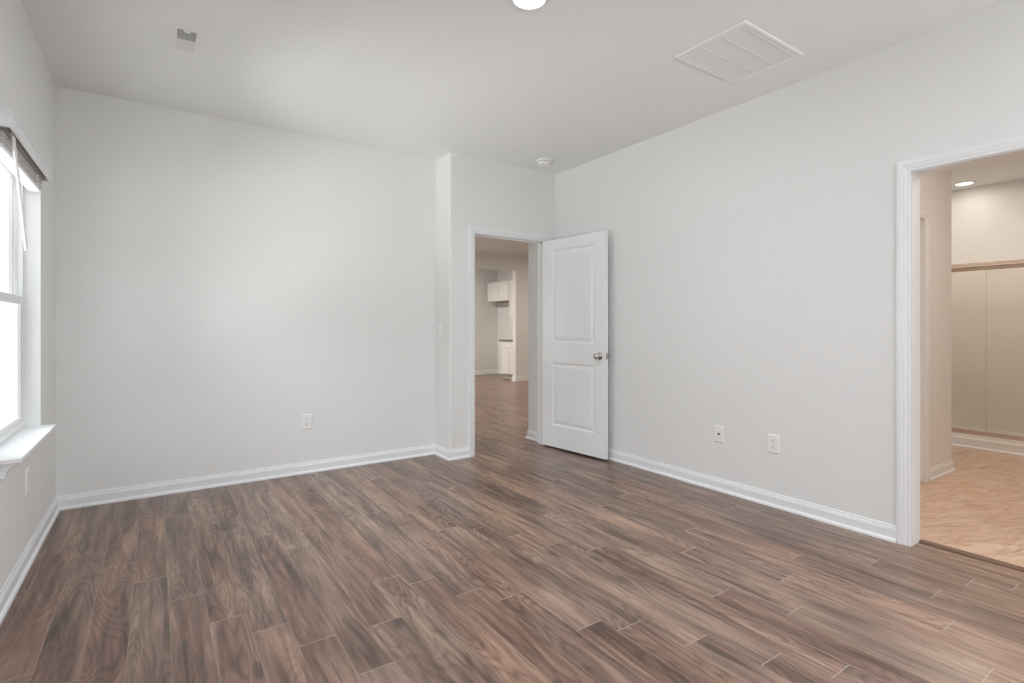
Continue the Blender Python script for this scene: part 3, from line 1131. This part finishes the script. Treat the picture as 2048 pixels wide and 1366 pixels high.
# door stop on the right baseboard
ds = empty('door_stop', (XR - 0.0125, 3.405, 0.050), -HALF)
tag(ds, 'small dark-tipped spring door stop on the baseboard behind the door', 'door stop')
b = MB()
b.lathe([(0, 0), (0.009, 0), (0.009, 0.003), (0.005, 0.005), (0, 0.005)], 16, rx)
b.build('mounting_foot', M['nickel'], ds, smooth=True)
b = MB()
pr = []
for i in range(9):
    pr += [(0.0042, 0.005 + i * 0.0024), (0.0052, 0.0062 + i * 0.0024)]
b.lathe([(0, 0.005)] + pr + [(0, 0.0275)], 16, rx)
b.build('spring', M['nickel'], ds, smooth=True)
b = MB()
b.lathe([(0, 0.0275), (0.0065, 0.0275), (0.0075, 0.031), (0.0065, 0.036), (0, 0.037)], 16, rx)
tag(b.build('rubber_tip', M['rubber'], ds, smooth=True), 'black rubber tip')


# ------------------------------------------------------------------ kitchen beyond the doorway (local x along the wall run, -y to the room)
def shaker(name, parent, x0, x1, z0, z1, yf, rail=0.055):
    b = MB()
    b.slab([x0, x1], [z0, z1], [(x0 + rail, x1 - rail, z0 + rail, z1 - rail)], yf, yf - 0.019, lambda u, v, w: (u, w, v))
    b.box(x0 + rail - 0.003, x1 - rail + 0.003, yf - 0.010, yf - 0.001, z0 + rail - 0.003, z1 - rail + 0.003)
    return b.build(name, M['cabinet'], parent)


KX = 7.206
# faces -x : rotate by -90 degrees, local x runs towards -y in the room
wc = empty('wall_cabinet', (KX, 11.15, 1.80), -HALF)
tag(wc, 'short white two-door wall cabinet over the refrigerator space in the kitchen', 'cabinet', 'white kitchen cabinets')
b = MB()
b.box(0, 0.95, -0.345, 0, 0.004, 0.45)
b.build('cabinet_body', M['cabinet'], wc)
b = MB()
b.box(0.002, 0.948, -0.343, 0, 0.0, 0.004)
tag(b.build('underside', M['cab_under'], wc), 'brown unfinished underside')
b = MB()
b.sweep([(0, 0, 0.45), (0, -0.345, 0.45), (0.95, -0.345, 0.45)], UP, [(0, 0), (-0.008, 0), (-0.03, 0.02), (-0.03, 0.026), (0, 0.026)])
b.build('crown_moulding', M['cabinet'], wc)
shaker('cabinet_door', wc, 0.012, 0.472, 0.012, 0.438, -0.345)
shaker('cabinet_door', wc, 0.478, 0.938, 0.012, 0.438, -0.345)
tc_ = empty('wall_cabinet', (KX, 10.195, 1.40), -HALF)
tag(tc_, 'tall white wall cabinet half hidden by the kitchen opening', 'cabinet', 'white kitchen cabinets')
b = MB()
b.box(0, 0.66, -0.345, 0, 0, 0.85)
b.build('cabinet_body', M['cabinet'], tc_)
b = MB()
b.sweep([(0, 0, 0.85), (0, -0.345, 0.85), (0.66, -0.345, 0.85)], UP, [(0, 0), (-0.008, 0), (-0.03, 0.02), (-0.03, 0.026), (0, 0.026)])
b.build('crown_moulding', M['cabinet'], tc_)
shaker('cabinet_door', tc_, 0.010, 0.328, 0.010, 0.840, -0.345)
shaker('cabinet_door', tc_, 0.332, 0.650, 0.010, 0.840, -0.345)
bc = empty('base_cabinet', (KX, 10.197, 0.0), -HALF)
tag(bc, 'white base cabinet with drawer front and two doors under the dark counter', 'cabinet', 'white kitchen cabinets')
b = MB()
b.box(0, 0.69, -0.59, 0, 0.10, 0.862)
b.build('cabinet_body', M['cabinet'], bc)
b = MB()
b.box(0.018, 0.69, -0.52, 0, 0.0, 0.10)
b.build('toe_kick', M['cabinet'], bc)
b = MB()
b.box(0.012, 0.678, -0.609, -0.59, 0.715, 0.850)
b.build('drawer_front', M['cabinet'], bc)
shaker('cabinet_door', bc, 0.012, 0.343, 0.115, 0.700, -0.59)
shaker('cabinet_door', bc, 0.347, 0.678, 0.115, 0.700, -0.59)
b = MB()
b.box(-0.012, 0.69, -0.635, 0, 0, 0.032)
ct = b.build('countertop', M['granite'], None, (KX, 10.197, 0.862), -HALF, bevel=0.004)
tag(ct, 'dark speckled stone countertop on the white base cabinet', 'countertop')

# ------------------------------------------------------------------ shower
SX, SY0, SY1 = 6.56, 0.78, 2.42
sb = empty('shower_pan', (SX, (SY0 + SY1) / 2, 0))
tag(sb, 'low white shower pan with a moulded front board on the bathroom floor', 'shower pan')
L = (SY1 - SY0) / 2
b = MB()
b.slab([0.018, 0.925], [-L, L], [(0.115, 0.915, -L + 0.03, L - 0.03)], 0.0, 0.131, lambda u, v, w: (u, v, w))
b.box(0.115, 0.915, -L + 0.03, L - 0.03, 0.0, 0.06)
b.build('pan', M['acrylic'], sb, bevel=0.006)
b = MB()
b.sweep([(0.018, L, 0), (0.018, -L, 0)], UP, [(-a, z) for a, z in
        [(0, 0), (0.028, 0), (0.027, 0.010), (0.020, 0.018), (0.014, 0.020), (0.014, 0.088), (0.010, 0.096), (0, 0.097)]])
b.build('front_board', M['trim'], sb)
ss = empty('shower_surround', (7.485, (SY0 + SY1) / 2, 0.131))
tag(ss, 'smooth beige shower wall panels behind the glass', 'shower wall')
b = MB()
b.box(-0.022, 0.0, -L, L, 0.0, 1.72)
b.box(-0.845, -0.022, L - 0.022, L, 0.0, 1.72)
b.box(-0.845, -0.022, -L, -L + 0.022, 0.0, 1.72)
b.build('wall_panel', M['acrylic'], ss)
en = empty('shower_door', (SX + 0.055, (SY0 + SY1) / 2, 0.131))
tag(en, 'sliding glass shower door with a bronze-toned top rail', 'shower door')
b = MB()
b.box(-0.034, 0.012, -L + 0.005, L - 0.005, 1.637, 1.674)
b.box(-0.026, 0.004, -L + 0.005, L - 0.005, 1.600, 1.637)
b.box(-0.036, -0.030, -L + 0.005, L - 0.005, 1.633, 1.640)
b.build('top_rail', M['shower_metal'], en, bevel=0.002)
b = MB()
b.box(-0.034, 0.012, -L + 0.005, L - 0.005, 0.0, 0.012)
b.box(-0.020, 0.000, -L + 0.005, L - 0.005, 0.012, 0.041)
b.build('bottom_track', M['shower_metal'], en, bevel=0.002)
for y in (-L + 0.005, L - 0.030):
    b = MB()
    b.box(-0.026, 0.004, y, y + 0.025, 0.012, 1.600)
    b.build('side_jamb', M['shower_metal'], en)
for ya, yb, x in ((-0.004, L - 0.032, -0.016), (-L + 0.032, 0.004, -0.004)):
    b = MB()
    b.box(x - 0.003, x + 0.003, ya, yb, 0.041, 1.605)
    b.build('glass_panel', M['shower_glass'], en)

# bathroom side walls that close the shower alcove
b = MB()
b.box(6.56, 7.49, SY1 + 0.002, SY1 + 0.12, Z0, ZT)
b.box(6.56, 7.49, SY0 - 0.12, SY0 - 0.002, Z0, ZT)
struct(b.build('wall_alcove', M['wall']), 'short walls at the two ends of the shower alcove', 'wall')
